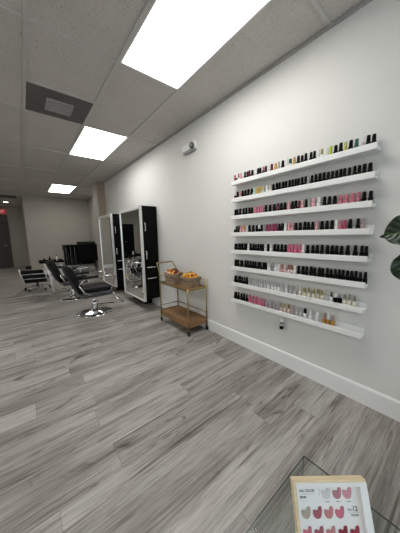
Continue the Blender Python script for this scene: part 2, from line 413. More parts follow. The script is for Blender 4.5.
# emergency light on the shelf wall
t = thing('emergency_light', 'small white wall unit with a dark round lamp, high on the shelf wall', 'wall lamp', (XW + .002, 2.48, 2.43))
MB().box((-.05, -.135, -.035), (0, .135, .045), .008).build('housing', M['white'], t)
MB().box((-.046, -.13, -.062), (0, .12, -.036), .006).build('lower_strip', M['grille'], t)
l = MB(); R90 = Matrix.Rotation(-PI / 2, 4, 'Y')
l.lathe([(.0, 0), (.036, 0), (.04, .012), (.034, .03), (.024, .032), (.022, .022), (0, .02)], 24, M=Matrix.Translation((-.048, -.105, -.008)) @ R90)
l.build('lamp_head', M['gap'], t)
MB().lathe([(0, .021), (.021, .023), (.021, .026), (0, .027)], 20, M=Matrix.Translation((-.048, -.105, -.008)) @ R90).build('lens', M['grille'], t)

# ------------------------------------------------------------------ polish ledges and bottles
ZS = [1.795, 1.62, 1.44, 1.262, 1.075, .895, .715, .528]
ORD = ['top', 'second', 'third', 'fourth', 'fifth', 'sixth', 'seventh', 'lowest']
def where(i): return {0: 'the top ledge', 7: 'the lowest ledge'}.get(i, f'the {ORD[i]} ledge down')
LW = ['with mixed coloured and black bottles', 'gold bottles near its left end', 'four rose bottles near its right end', 'dark magenta bottles left of centre',
      'four hot pink bottles in its middle', 'two long black runs around pale bottles', 'gold-capped cream bottles right of centre', 'its right end empty']
X0 = 1.786
for i, z in enumerate(ZS):
    nm = {0: 'top', 7: 'lowest'}.get(i, ORD[i])
    lab = f'{nm} white wall ledge' + ('' if i in (0, 7) else ' down') + ', ' + LW[i]
    t = thing('wall_ledge', lab, 'shelf', (0, 0, z), 0, 'white polish ledges on the wall')
    MB().box((X0 + .012, .432, 0), (XW - .012, 1.668, .024), .001).build('ledge_board', M['shelf'], t)
    MB().box((X0, .432, 0), (X0 + .012, 1.668, .041), .002).build('front_lip', M['shelf'], t)
    MB().box((XW - .012, .432, 0), (XW, 1.668, .062), .002).build('back_board', M['shelf'], t)

def pm(n, c, rough=.25, **k): return mat('polish_' + n, c, rough, 0, .08, 60, **k)
PC = dict(black=pm('black', (.003, .003, .003), .4, spec=.1), red=pm('red', (.30, .03, .035)), dred=pm('dark_red', (.10, .008, .018)),
          white=pm('white', (.80, .80, .78)), pink=pm('pink', (.66, .34, .36)), hot=pm('hot_pink', (.60, .13, .22)), rose=pm('rose', (.55, .16, .21)),
          crim=pm('crimson', (.42, .05, .11)), mag=pm('magenta', (.24, .015, .07)), mauve=pm('mauve', (.40, .27, .27)), lav=pm('lavender_grey', (.36, .31, .35)),
          clear=pm('clear_grey', (.50, .50, .49), .15), silver=pm('silver', (.45, .45, .45), .3), grey=pm('grey', (.38, .37, .35)), gold=pm('gold', (.52, .36, .10), .3),
          orange=pm('orange', (.62, .30, .06)), lime=pm('lime', (.42, .55, .04)), yg=pm('yellow_green', (.55, .56, .14)), teal=pm('teal', (.04, .13, .11)),
          mint=pm('mint', (.42, .66, .58)), cream=pm('cream', (.72, .66, .54)), olive=pm('olive', (.30, .25, .08)), ogrey=pm('olive_grey', (.25, .23, .17)),
          dgreen=pm('dark_green', (.015, .06, .035)), brown=pm('brown', (.36, .15, .07)), amber=pm('amber', (.42, .20, .03), .12), pinkw=pm('pale_pink', (.74, .56, .55)))
# code -> words, body colour, cap colour, form
T = dict(K=('all-black', 'black', 'black', 0), R=('red', 'red', 'red', 0), RW=('red-capped white', 'white', 'red', 1), WK=('white-capped black', 'black', 'white', 0),
  P=('pink', 'pink', 'pink', 0), C=('clear', 'clear', 'white', 1), D=('dark red', 'dred', 'dred', 0), CP=('white-capped clear pink', 'pinkw', 'white', 1), DP=('pink-capped black', 'black', 'rose', 0),
  OG=('orange', 'orange', 'orange', 0), GR=('grey', 'grey', 'grey', 1), W=('white', 'white', 'white', 0), DG=('dark green-capped white', 'white', 'dgreen', 0), GO=('gold', 'gold', 'gold', 0),
  OL=('olive-capped white', 'white', 'olive', 1), LI=('lime green', 'lime', 'lime', 0), YG=('yellow-green', 'yg', 'yg', 1), TE=('dark teal', 'teal', 'teal', 0), MI=('mint green', 'mint', 'mint', 0),
  GM=('gold-capped mint', 'mint', 'gold', 0), CR=('cream', 'cream', 'cream', 1), HP=('hot pink', 'hot', 'hot', 0), RO=('rose red', 'rose', 'rose', 0), OP=('orange-pink', 'pink', 'orange', 0),
  MA=('dark magenta', 'mag', 'mag', 0), CM=('crimson', 'crim', 'crim', 0), MV=('mauve', 'mauve', 'mauve', 1), BP=('brown-capped pink', 'pink', 'brown', 1), PW=('pale pink', 'pinkw', 'pinkw', 1),
  BR=('brown-capped pale pink', 'pinkw', 'brown', 1), SI=('silver-capped clear', 'clear', 'silver', 1), SW=('silver-capped white', 'white', 'silver', 1), GC=('gold-capped cream', 'cream', 'olive', 1),
  GW=('green-capped white', 'white', 'dgreen', 1), KN=('small capless black', 'black', None, 0), OC=('olive-grey-capped cream', 'cream', 'ogrey', 1), LV=('lavender grey', 'lav', 'lav', 1),
  OS=('olive-capped pale grey', 'pinkw', 'olive', 1), KW=('black-capped white', 'white', 'black', 0), AM=('amber, mauve-capped', 'amber', 'mauve', 1), AW=('amber, white-capped', 'amber', 'white', 1))
SEQ = [
  "R1650 WK1623 RW1596 P1569 C1541 K1514 K1487 D1457 K1423 CP1392 K1359 K1329 DP1300 K1272 CP1242 D1210 OG1172 GR1136 K1098 W1065 DG1034 GO997 K964 K932 K902 K859 K832 W804 OL777 W747 LI719 K687 K652 YG622 K590 TE557 C523 K493 K463",
  "WK1647 K1613 P1577 K1543 K1505 K1468 K1432 MI1397 GO1362 GO1328 GM1294 W1259 CR1224 K1187 K1155 K1123 K1093 K1063 K1034 K1006 K978 K951 K924 K897 GR870 K843 K816 K786 K756 K727 K699 K671 K644 K617 K590 K559 K531 K503 K471",
  "K1650 K1616 K1576 K1536 K1498 K1461 K1424 HP1380 HP1340 HP1301 K1261 K1217 K1175 D1140 K1103 K1068 P1032 K1001 K969 D937 P910 K883 GR853 P821 W780 K741 K705 K670 RO632 RO595 RO558 RO523 K489 K455",
  "WK1650 K1623 K1596 P1563 OP1525 W1485 K1449 K1404 K1360 WK1333 K1301 GR1274 MA1245 MA1212 MA1180 MA1149 K1118 K1087 W1056 P1022 P989 K957 K921 K886 K853 K820 P787 K750 K713 K677 W647 RO619 CM591 K559 K514 MV487",
  "K1650 K1623 K1596 K1569 K1542 K1515 K1488 W1460 K1431 K1401 K1371 K1342 K1313 K1285 W1258 K1229 W1194 K1158 K1120 K1083 K1047 HP1015 HP982 HP950 HP919 W886 K851 K812 K774 K738 K702 K668 K635 K602 K562 K517 K479 K452",
  "K1650 K1623 K1596 K1569 K1542 K1506 K1472 K1438 K1404 K1372 K1340 K1309 K1279 K1249 W1213 GR1178 W1144 W1108 BP1076 PW1044 BR1011 BR979 W948 K918 K883 K849 K816 K784 K752 K722 K692 K663 K635 K608 K581 K554 K527 K500 K473 K446",
  "K1650 K1623 K1596 K1569 K1542 K1512 K1479 SI1441 SI1401 SI1362 SI1324 SI1287 SI1251 SW1212 SW1175 SW1138 SW1102 SI1065 W1028 SI987 SI946 CR901 GC859 GC822 GC786 GC751 GC717 GW652 WK624 KN593 OC556 OC526 OC496",
  "K1650 K1623 K1596 K1557 K1516 K1476 HP1439 HP1393 HP1348 HP1305 HP1263 LV1228 LV1188 LV1149 LV1111 OS1073 OS1035 OS997 MV961 SI922 SI884 KW845 W799 W746 AM693 AW663 AM631",
]
def bottle_meshes():
    out = []
    # form 0: straight gel bottle with fluted tapered cap; form 1: round-shouldered bottle with slim tall cap
    b = MB(); b.lathe([(0, 0), (.0116, 0), (.0130, .0012), (.0132, .036), (.0122, .041), (.0080, .044), (.0070, .0465), (0, .0465)], 16)
    c = MB(); c.lathe([(0, .046), (.0104, .046), (.0107, .0475), (.0094, .076), (.0088, .0805), (.0065, .082), (0, .082)], 14)
    out.append((b, c))
    b = MB(); b.lathe([(0, 0), (.0114, 0), (.0128, .0015), (.0130, .026), (.0120, .035), (.0088, .040), (.0064, .042), (.0064, .0445), (0, .0445)], 16)
    c = MB(); c.lathe([(0, .044), (.0080, .044), (.0084, .0455), (.0074, .062), (.0068, .080), (.0052, .082), (0, .082)], 14)
    out.append((b, c))
    return [(x.build('bottle', M['white']), y.build('cap', M['white'])) for x, y in out]
FORMS = bottle_meshes()
MESH = {}
def bmesh_for(form, which, colr):
    k = (form, which, colr)
    if k not in MESH:
        me = FORMS[form][which].data.copy(); me.materials.clear(); me.materials.append(PC[colr]); MESH[k] = me
    return MESH[k]
NUM = ['', 'first', 'second', 'third', 'fourth', 'fifth', 'sixth', 'seventh', 'eighth', 'ninth', 'tenth', 'eleventh', 'twelfth', 'thirteenth', 'fourteenth', 'fifteenth', 'sixteenth', 'seventeenth', 'eighteenth', 'nineteenth', 'twentieth']
proto = {}
for i, row in enumerate(SEQ):
    items = [(''.join(ch for ch in s if ch.isalpha()), int(''.join(ch for ch in s if ch.isdigit())) / 1000) for s in row.split()]
    tot = {}
    for c, y in items: tot[c] = tot.get(c, 0) + 1
    seen = {}
    for j, (c, y) in enumerate(items):
        words, body, cap, form = T[c]; seen[c] = seen.get(c, 0) + 1; n, k = tot[c], seen[c]
        kind = 'polish bottle'
        if n == 1: lab = f'the only {words} {kind} on {where(i)}'
        elif k <= (n + 1) // 2: lab = f'{NUM[k]} {words} {kind} from the left on {where(i)}'
        elif k == n: lab = f'last {words} {kind} at the right on {where(i)}'
        else: lab = f'{NUM[n - k + 1]} {words} {kind} from the right on {where(i)}'
        grp = 'nail polish bottles on ' + where(i)
        x = 1.832 + random.uniform(-.006, .006); loc = (x, y, ZS[i] + .024); sc = random.uniform(.95, 1.03)
        key = (form, body, cap)
        if key not in proto:
            r = thing('nail_polish_bottle', lab, 'nail polish', loc, random.uniform(0, 6), grp)
            for w, colr in enumerate((body, cap)):
                if colr is None: continue
                o = bpy.data.objects.new(('bottle', 'cap')[w], bmesh_for(form, w, colr)); COL.objects.link(o); o.parent = r
                if body != cap and cap: o['label'] = {'black': 'black', 'white': 'white'}.get(colr, PC[colr].name.replace('polish_', '').replace('_', ' ')) + (' bottle body' if w == 0 else ' cap')
            proto[key] = r
        else:
            r = copy_tree(proto[key]); r.location = loc; r.rotation_euler = (0, 0, random.uniform(0, 6)); r['label'] = lab; r['group'] = grp
        gap = min([abs(y - items[q][1]) for q in (j - 1, j + 1) if 0 <= q < len(items)]); k_ = max(1.0, min(1.14, gap / .0275)); r.scale = (k_, k_, sc * 1.05)
for b, c in FORMS:
    bpy.data.objects.remove(b); bpy.data.objects.remove(c)

# bottle held upside down in a clip under the lowest ledge
t = thing('hanging_bottle', 'small grey bottle with a black end hanging below the lowest ledge', 'bottle', (1.842, 1.068, .378))
MB().lathe([(0, 0), (.014, 0), (.018, .004), (.0185, .032), (.015, .036), (0, .036)], 20).build('black_end', PC['black'], t)
MB().lathe([(0, .035), (.0165, .035), (.0165, .098), (.014, .104), (0, .104)], 20).build('body', M['white'], t)
MB().lathe([(.0168, .05), (.0172, .05), (.0172, .074), (.0168, .074)], 20).build('label_band', M['grille'], t)
c = MB(); c.tube([(0.033, 0, .09), (.02, 0, .09)], .006, 8)
c.lathe([(.0166, .084), (.0195, .084), (.0195, .096), (.0166, .096)], 20); c.build('wall_clip', M['white'], t)

# ------------------------------------------------------------------ mirror stations
def station(label, y0, length, label2=None):
    t = thing('styling_station', label, 'mirror station', (0, y0, 0), 0, 'tall mirror stations along the right wall')
    L = length
    MB().box((1.588, .035, .175), (XW, L - .02, 1.79), .003).build('cabinet_body', M['black'], t)
    # side face towards the camera: two tall doors, two drawers
    for a, b, n in ((1.10, 1.785, 'door'), (.80, 1.095, 'door')):
        o = MB().box((1.596, .018, a), (1.868, .036, b), .003).build(n, M['black'], t)
        zc = 1.44 if a > 1 else .965; hh = .065
        MB().tube([(1.632, .018, zc - hh), (1.632, -.008, zc - hh), (1.632, -.008, zc + hh), (1.632, .018, zc + hh)], .006, 8).build('handle', M['silver'], o)
    for a, b in ((.605, .795), (.425, .60), (.18, .42)):
        o = MB().box((1.596, .018, a), (1.868, .036, b), .003).build('drawer', M['black'], t)
        zc = b - .045
        if a > .2:
            MB().tube([(1.64, .018, zc), (1.64, -.008, zc), (1.80, -.008, zc), (1.80, .018, zc)], .006, 8).build('handle', M['silver'], o)
    # mirror leaf facing the room
    f = MB()
    w = .026
    f.box((1.545, 0, .15), (1.590, w, 1.785), .003); f.box((1.545, L - w, .15), (1.590, L, 1.785), .003)
    f.box((1.545, w, .15), (1.590, L - w, .15 + w), .003); f.box((1.545, w, 1.785 - w - .03), (1.590, L - w, 1.785), .003)
    f.build('mirror_frame', M['silver'], t)
    MB().box((1.558, w - .003, .15 + w - .003), (1.586, L - w + .003, 1.785 - w - .027)).build('mirror', M['mirror'], t)
    MB().box((1.70, .34, 0), (XW - .016, L - .03, .176), .004).build('plinth', M['black'], t)
station('near tall black mirror station beside the brass bar cart, drawers facing the camera', 3.475, .95)
station('far tall black mirror station, beyond the first one along the wall', 4.985, .95)

# ------------------------------------------------------------------ styling chairs (built facing +X)
def styling_chair(label, loc, rz):
    t = thing('styling_chair', label, 'salon chair', loc, rz, 'black salon chairs')
    MB().lathe([(0, 0), (.272, 0), (.28, .006), (.276, .014), (.20, .028), (.10, .042), (.055, .055), (.05, .07), (0, .07)], 48).build('round_base', M['chrome'], t)
    MB().lathe([(0, .06), (.048, .06), (.048, .20), (.040, .205), (.040, .30), (.06, .305), (.06, .318), (0, .318)], 28).build('column', M['chrome'], t)
    MB().tube([(.04, -.03, .14), (.12, -.10, .15), (.27, -.17, .155)], [.008, .008, .012], 8).build('pump_lever', M['steel'], t)
    s = MB(); s.box((-.22, -.24, .315), (.24, .24, .40), .03, 3); s.build('seat_base', M['violet_sheen'], t)
    s = MB(); s.box((-.21, -.23, .395), (.25, .23, .475), .035, 4); s.build('seat_cushion', M['leather'], t)
    Mx = Matrix.Translation((-.22, 0, .40)) @ Matrix.Rotation(math.radians(-20), 4, 'Y')
    b = MB()
    poly = [(-.20, 0), (-.235, .12), (-.235, .34), (-.20, .43), (-.10, .465), (.10, .465), (.20, .43), (.235, .34), (.235, .12), (.20, 0)]
    b.prism(poly, 'x', -.045, .045, .022, Mx); bk = b.build('backrest', M['leather'], t)
    q = MB()
    for zz in (.17, .32): q.box((.040, -.20, zz - .006), (.050, .20, zz + .006), .002, 2, Mx)
    q.build('stitch_band', M['violet_sheen'], bk)
    for s in (-1, 1):
        y = .275 * s
        a = MB()
        a.tube([(-.27, y, .55), (-.20, y, .625), (-.05, y, .65), (.24, y, .655), (.285, y, .635), (.25, y * .96, .50), (.17, y * .87, .36)], .010, 10)
        a.tube([(-.27, y, .55), (-.20, y * .9, .42), (-.10, y * .85, .36)], .010, 10)
        ao = a.build('armrest', M['chrome'], t)
        MB().box((-.20, y - .028, .645), (.02, y + .028, .678), .012, 3).build('arm_pad', M['leather'], ao)
    f = MB()
    f.tube([(.18, -.15, .36), (.26, -.15, .34), (.44, -.15, .12), (.44, .15, .12), (.26, .15, .34), (.18, .15, .36)], .011, 10)
    f.tube([(.37, -.15, .205), (.37, .15, .205)], .011, 8)
    f.build('footrest', M['chrome'], t)
    return t
styling_chair('black salon chair on a round chrome base nearest the camera, facing the mirrors', (.87, 4.0, 0), math.radians(2))
c2 = styling_chair('black salon chair half hidden behind the nearest salon chair', (.76, 5.34, 0), math.radians(6))

# low ribbed task chair on castors at far left (its back towards the camera)
t = thing('task_chair', 'low black chair with ribbed back on a chrome castor base, leftmost', 'chair', (.20, 6.85, 0), math.radians(-15))
sb = MB()
for k in range(5):
    a = 2 * PI * k / 5 + .5
    sb.tube([(0, 0, .11), (.14 * math.cos(a), .14 * math.sin(a), .10), (.27 * math.cos(a), .27 * math.sin(a), .068)], [.02, .017, .013], 8)
sb.build('star_base', M['chrome'], t)
for k in range(5):
    a = 2 * PI * k / 5 + .5; cx, cy = .27 * math.cos(a), .27 * math.sin(a)
    MB().lathe([(0, -.014), (.022, -.014), (.028, -.010), (.028, .010), (.022, .014), (0, .014)], 16, M=Matrix.Translation((cx, cy, .028)) @ Matrix.Rotation(a, 4, 'Z') @ Matrix.Rotation(PI / 2, 4, 'X')).build('castor', M['rubber'], t)
    
MB().lathe([(0, .09), (.028, .09), (.028, .24), (.04, .245), (.04, .27), (0, .27)], 16).build('column', M['chrome'], t)
MB().box((-.24, -.17, .27), (.24, .26, .33), .025, 3).build('seat', M['leather'], t)
Bx = Matrix.Translation((.03, -.20, .215)) @ Matrix.Rotation(math.radians(10), 4, 'X') @ Matrix.Rotation(0, 4, 'Y')
bk = MB()
for k in range(3): bk.box((-.23 - .022 * k, -.03, .0 + k * .115), (.23 - .022 * k, .03, .09 + k * .115), .028, 3, Bx)
bk.build('ribbed_back', M['leather'], t)
f = MB()
for s in (-1, 1): f.tube([Bx @ Vector((s * .24 + .01, .0, -.04)), Bx @ Vector((s * .245 - .03, .0, .18)), Bx @ Vector((s * .24 - .06, 0, .36))], .013, 8)
f.tube([Bx @ Vector((-.24, .012, .095)), Bx @ Vector((.24, .012, .095))], .010, 8); f.tube([Bx @ Vector((-.24, .012, .21)), Bx @ Vector((.24, .012, .21))], .010, 8)
f.build('back_frame', M['silver'], t)
MB().box((-.05, -.21, .25), (.05, .05, .272), .004).build('seat_plate', M['steel'], t)
h_ = MB(); h_.lathe([(0, 0), (.05, 0), (.062, .02), (.055, .06), (0, .075)], 16, M=Bx @ Matrix.Translation((-.10, 0, .36))); h_.build('headrest_roll', M['leather'], t)

# white framed trolley with a black tray
t = thing('salon_trolley', 'white tube framed trolley with a cluttered black tray, left of the salon chairs', 'trolley', (.56, 6.3, 0))
for y in (-.18, .18):
    f = MB()
    f.tube([(-.22, y, .715), (-.10, y, .32), (-.09, y, .013), (.22, y, .013), (.20, y, .34), (.10, y, .715)], .013, 8)
    f.tube([(-.10, y, .33), (.20, y, .34)], .012, 8)
    f.build('side_frame', M['white'], t)
f = MB()
for p in ((-.09, .013), (.22, .013), (-.22, .70)): f.tube([(p[0], -.18, p[1]), (p[0], .18, p[1])], .012, 8)
f.build('cross_bar', M['white'], t)
tr = MB(); tr.box((-.30, -.22, .715), (.18, .22, .728), .004); bool_ring(tr, -.30, .18, -.22, .22, .012, .726, .765, .003)
tr.build('tray', M['black'], t)
for i, (x, y, hh, r, mm, lab, nm) in enumerate(((-.20, -.1, .10, .025, 'black', 'short black jar at the left of the trolley tray', 'jar'), (-.08, .03, .13, .022, 'black', 'tall black bottle in the middle of the trolley tray', 'bottle'), (.05, -.06, .17, .018, 'silver', 'silver spray can on the right of the trolley tray', 'spray_can'))):
    o = thing(nm, lab, nm.replace('_', ' '), (.56 + x, 6.3 + y, .728))
    MB().lathe([(0, 0), (r * .95, 0), (r, .004), (r, hh * .7), (r * .55, hh * .8), (0, hh * .8)], 16).build('body', M[mm], o)
    MB().lathe([(0, hh * .79), (r * .5, hh * .79), (r * .45, hh), (0, hh)], 12).build('cap', M['black'], o)

# small beige step stool on the floor between the chairs
t = thing('step_stool', 'small beige plastic step stool on the floor behind the salon chairs', 'stool', (.94, 6.12, 0), .3)
MB().box((-.09, -.11, .17), (.09, .11, .195), .008).build('top', M['yellow'], t)
for sx in (-1, 1):
    for sy in (-1, 1): MB().prism([(sx * .085, 0), (sx * .062, 0), (sx * .055, .172), (sx * .082, .172)], 'y', sy * .095 - .012, sy * .095 + .012, .003).build('leg', M['yellow'], t)

# black table against the far wall
t = thing('reception_table', 'long black table with a solid front panel against the beige far wall', 'table', (1.08, 8.42, 0))
MB().box((0, 0, 1.0), (1.06, .62, 1.045), .005).build('table_top', M['black'], t)
MB().box((.39, .0, .46), (1.06, .03, .999), .004).build('front_panel', M['black'], t)
MB().box((1.03, .03, .46), (1.06, .6, .999), .004).build('side_panel', M['black'], t)
MB().box((.03, .585, .30), (1.03, .61, .999), .004).build('rear_panel', M['black'], t)
MB().box((0, .04, .86), (.39, .58, .999), .004).build('drawer_box', M['black'], t)
for x in (.03, .16, .28, .41, 1.03):
    for y in (.04, .56): MB().tube([(x, y, 0), (x, y, 1.0)], .013, 8).build('leg', M['steel'], t)
random.seed(3)
pos = ['leftmost', 'second from left', 'third from left', 'fourth from left', 'rightmost']
for k in range(5):
    o = thing('rolled_towel', f'rolled black towel on the black table, {pos[k]} of the five', 'towel', (1.08 + .47 + k * .112, 8.70, 1.045), 0, 'rolled black towels on the table')
    r = .052; sp = []
    MB().lathe([(0, -.17), (.035, -.17), (r, -.155), (r, .155), (.035, .17), (0, .17)], 18, M=Matrix.Translation((0, 0, r)) @ Matrix.Rotation(PI / 2, 4, 'X')).build('roll', M['rubber'], o)
    for q in range(30): a = q * .5; sp.append(((.006 + .0028 * q * .5) * math.cos(a), -.171, r + (.006 + .0028 * q * .5) * math.sin(a)))
    MB().tube(sp, .002, 5).build('spiral_end', M['rubber'], o)

# ------------------------------------------------------------------ brass bar cart
cx0, cx1, cy0, cy1 = 1.535, 1.840, 2.165, 2.865
t = thing('bar_cart', 'brass bar cart with two wooden tiers against the white wall', 'cart', (0, 0, 0))
r = .0095
for (x, y, top) in ((cx0, cy0, .618), (cx1, cy0, .70)):
    p = MB().tube([(x, y, .055), (x, y, top)], r, 10).build('post', M['gold'], t)
hd = MB().tube([(cx0, cy1, .055), (cx0, cy1, .70), (cx0, cy1 + .02, .80), (cx0 - .005, cy1 + .06, .875), (cx0 + .004, cy1 + .065, .885), (cx1 - .05, cy1 + .065, .885), (cx1 - .04, cy1 + .06, .875), (cx1, cy1 + .02, .78), (cx1, cy1, .70), (cx1, cy1, .055)], r, 10)
hd.build('handle_frame', M['gold'], t)
for z in (.70, .25):
    MB().tube([(cx1, cy0, z), (cx1, cy1, z)], .007, 8).build('guard_rail', M['gold'], t)
    MB().tube([(cx0, cy1, z), (cx1, cy1, z)], .007, 8).build('guard_rail', M['gold'], t)
def tier(z0, z1, lip, nm):
    b = MB(); b.box((cx0 + .004, cy0 + .004, z0), (cx1 - .004, cy1 - .004, z0 + .012), .002)
    b.build(nm, M['wood'], t)
    bool_ring(MB(), cx0, cx1, cy0, cy1, .008, z0 - .004, z1, .0015).build('tray_rim', M[lip], t)
tier(.588, .612, 'gold', 'upper_tray')
b = MB(); b.box((cx0 + .007, cy0 + .007, .150), (cx1 - .007, cy1 - .007, .170), .002); b.build('lower_tray', M['wood'], t)
bool_ring(MB(), cx0, cx1, cy0, cy1, .010, .100, .185, .002).build('tray_rim', M['wood'], t)
for x in (cx0, cx1):
    for y in (cy0, cy1):
        w = MB(); w.lathe([(0, -.011), (.019, -.011), (.026, -.007), (.026, .007), (.019, .011), (0, .011)], 18, M=Matrix.Translation((x, y, .026)) @ Matrix.Rotation(PI / 2, 4, 'Y'))
        wo = w.build('caster', M['rubber'], t)
        k = MB(); k.box((x - .016, y - .008, .026), (x - .012, y + .008, .06), .001); k.box((x + .012, y - .008, .026), (x + .016, y + .008, .06), .001); k.box((x - .016, y - .008, .054), (x + .016, y + .008, .062), .001)
        k.build('fork', M['steel'], wo)

# woven baskets with small packets
def basket(label, x, y, rz, lx, ly, hh):
    t = thing('woven_basket', label, 'basket', (x, y, .600), rz, 'woven baskets on the bar cart')
    def ring(k, z): return [(sx * (lx * k), sy * (ly * k), z) for sx, sy in ((-1, -1), (1, -1), (1, 1), (-1, 1))]
    b = bmesh.new()
    lv = [ring(.42, 0.0), ring(.46, hh * .5), ring(.5, hh), ring(.47, hh), ring(.43, hh * .5), ring(.39, .008)]
    vs = [[b.verts.new(p) for p in r_] for r_ in lv]
    for A, B in zip(vs, vs[1:]):
        for j in range(4): b.faces.new((A[j], A[(j + 1) % 4], B[(j + 1) % 4], B[j]))
    b.faces.new(vs[0][::-1]); b.faces.new(vs[-1])
    bmesh.ops.recalc_face_normals(b, faces=b.faces)
    m_ = MB(); m_._merge(b); m_.build('body', M['weave'], t)
    rm = MB()
    P = [Vector(p) for p in ring(.49, hh)]
    rm.tube(P, .009, 8, True); rm.build('braided_rim', M['weave'], t)
    return t
basket('woven brown basket of sweets at the handle end of the bar cart', 1.66, 2.68, .06, .175, .225, .145)
basket('woven brown basket of orange sweets at the near end of the bar cart', 1.715, 2.345, -.05, .185, .225, .125)
SWEET = dict(orange=mat('orange_wrapper', 'e39a1e', .35, 0, .1, 60), yellow=mat('yellow_wrapper', 'ecc84a', .35, 0, .08, 60), maroon=mat('maroon_wrapper', '6b1f1c', .35, 0, .15, 60), pale=mat('cream_wrapper', 'd9bd90', .35, 0, .1, 60))
sw = {}
def sweet(colr, loc, rot, group, label):
    if colr not in sw:
        r_ = thing('wrapped_sweet', label, 'sweet', loc, 0, group)
        MB().lathe([(0, -.019), (.010, -.017), (.0165, -.008), (.0175, 0), (.0165, .008), (.010, .017), (0, .019)], 14, M=Matrix.Rotation(PI / 2, 4, 'Y')).build('sweet', SWEET[colr], r_)
        for s in (-1, 1): MB().lathe([(.003, 0), (.006, .006), (.012, .014), (.0105, .014), (.004, .006), (0, .002)], 8, M=Matrix.Translation((s * .017, 0, 0)) @ Matrix.Rotation(s * PI / 2, 4, 'Y')).build('twist', SWEET[colr], r_)
        sw[colr] = r_
    else:
        r_ = copy_tree(sw[colr]); r_.location = loc; r_['label'] = label; r_['group'] = group
    r_.rotation_euler = rot
random.seed(11)
CN = dict(orange='orange', yellow='yellow', maroon='dark red', pale='cream')
for (bx, by, rz, lx, ly, hh, colrs, nm) in ((1.66, 2.68, .06, .175, .225, .145, ['maroon', 'orange', 'pale', 'orange', 'maroon', 'maroon'], 'handle end'), (1.715, 2.345, -.05, .185, .225, .125, ['orange', 'yellow', 'orange', 'maroon', 'orange'], 'near end')):
    n = 0
    for lay, (nx, ny, zz) in enumerate(((4, 5, hh - .020), (5, 5, hh + .006), (4, 4, hh + .026), (2, 3, hh + .044))):
        for a in range(nx):
            for b_ in range(ny):
                k = (.25, .33, .25, .14)[lay]
                x = (a / (nx - 1) - .5) * 2 * k * lx + random.uniform(-.005, .005); y = (b_ / (ny - 1) - .5) * 2 * k * ly + random.uniform(-.005, .005)
                cl = random.choice(colrs); n += 1
                sweet(cl, (bx + x, by + y, .60 + zz + random.uniform(-.004, .006)), (random.uniform(-.5, .5), random.uniform(-.5, .5), random.uniform(0, 3)), f'{CN[cl]} wrapped sweets in the basket at the {nm}', f'{CN[cl]} wrapped sweet heaped in the basket at the {nm} of the bar cart')

# ------------------------------------------------------------------ glass case and swatch frame at the front right
ZT = .71; gx, gy = .508, .220
t = thing('glass_display_case', 'clear glass display case with dark edges at the bottom right corner', 'display case', (0, 0, 0))
def pane(name, lo, hi, e, axis):
    o = MB().box(lo, hi).build(name, M['glass'], t)
    b = MB()
    for a, c in e: b.box(a, c)
    b.build('polished_edge', M['glass_edge'], o)
x_l, y_n = -.6, -.55; th = .003; ed = .0012
pane('top_pane', (x_l, y_n, ZT - th), (gx, gy, ZT), [((gx, y_n, ZT - th), (gx + ed, gy + ed, ZT)), ((x_l, gy, ZT - th), (gx, gy + ed, ZT))], 'z')
pane('side_pane', (gx - th, y_n, 0), (gx, gy, ZT - th), [((gx - th, gy, 0), (gx, gy + ed * .6, ZT - th))], 'x')
pane('rear_pane', (x_l, gy - th, 0), (gx - th, gy, ZT - th), [((x_l - ed, gy - th, 0), (x_l, gy, ZT - th))], 'y')

# swatch frame leaning back on the glass
TL, TR = Vector((.317, .153, .86)), Vector((.413, .075, .86))
Wf, Lf = .1240, .1568
u = (TR - TL).normalized(); back = Vector((-u.y, u.x, 0)).normalized()
if back.y < 0: back = -back
tilt = math.radians(22.3)
v = (Vector((0, 0, 1)) * math.cos(tilt) + back * math.sin(tilt)).normalized(); nrm = u.cross(v)
mid = (TL + TR) / 2; org = mid - v * Lf
Mf = Matrix(((u.x, v.x, nrm.x, org.x), (u.y, v.y, nrm.y, org.y), (u.z, v.z, nrm.z, org.z), (0, 0, 0, 1)))
D = .013
t = thing('swatch_frame', 'pale wooden frame of pink nail colour swatches standing on the glass case', 'swatch board', (0, 0, 0)); t.matrix_world = Mf
hw = Wf / 2
w = MB()
w.box((-hw, 0, -D), (-hw + .006, Lf, -.001), .0008); w.box((hw - .006, 0, -D), (hw, Lf, -.001), .0008); w.box((-hw + .006, Lf - .006, -D), (hw - .006, Lf, -.001), .0008); w.box((-hw + .006, 0, -D), (hw - .006, .006, -.001), .0008)
w.box((-hw + .005, .005, -D + .001), (hw - .005, Lf - .005, -D + .004))
w.build('wood_frame', M['pine'], t)
m_ = MB(); b0 = .002
for lo, hi in (((-hw + .0045, b0), (-hw + .008, Lf - .003)), ((hw - .013, b0), (hw - b0 + .0015, Lf - .003)), ((-hw + .008, Lf - .009), (hw - .013, Lf - .003)), ((-hw + .008, b0), (hw - .013, .009))):
    m_.box((lo[0], lo[1], -.010), (hi[0], hi[1], .0012), .0006)
m_.build('white_mount', M['white'], t)
cdo = MB().box((-hw + .007, .008, -.012), (hw - .012, Lf - .008, -.008)).build('swatch_card', M['card'], t)
zc = -.0078
text_mesh('NAIL COLOR', .0047, 'heading', M['ink'], t, Matrix.Translation((-.0385, Lf - .0185, zc)), .0002, bold=True)
text_mesh('SERIES', .0040, 'subheading', M['ink'], t, Matrix.Translation((-.0450, Lf - .0275, zc)), .0002, bold=True)
text_mesh('No.', .0050, 'number_prefix', M['ink'], t, Matrix.Translation((.0315, Lf - .0455, zc)), .0002)
text_mesh('12', .0095, 'number', M['ink'], t, Matrix.Translation((.0400, Lf - .0445, zc)), .0002, bold=True)
text_mesh('COLOR', .0036, 'number_caption', M['ink'], t, Matrix.Translation((.0385, Lf - .0530, zc)), .0002, bold=True)
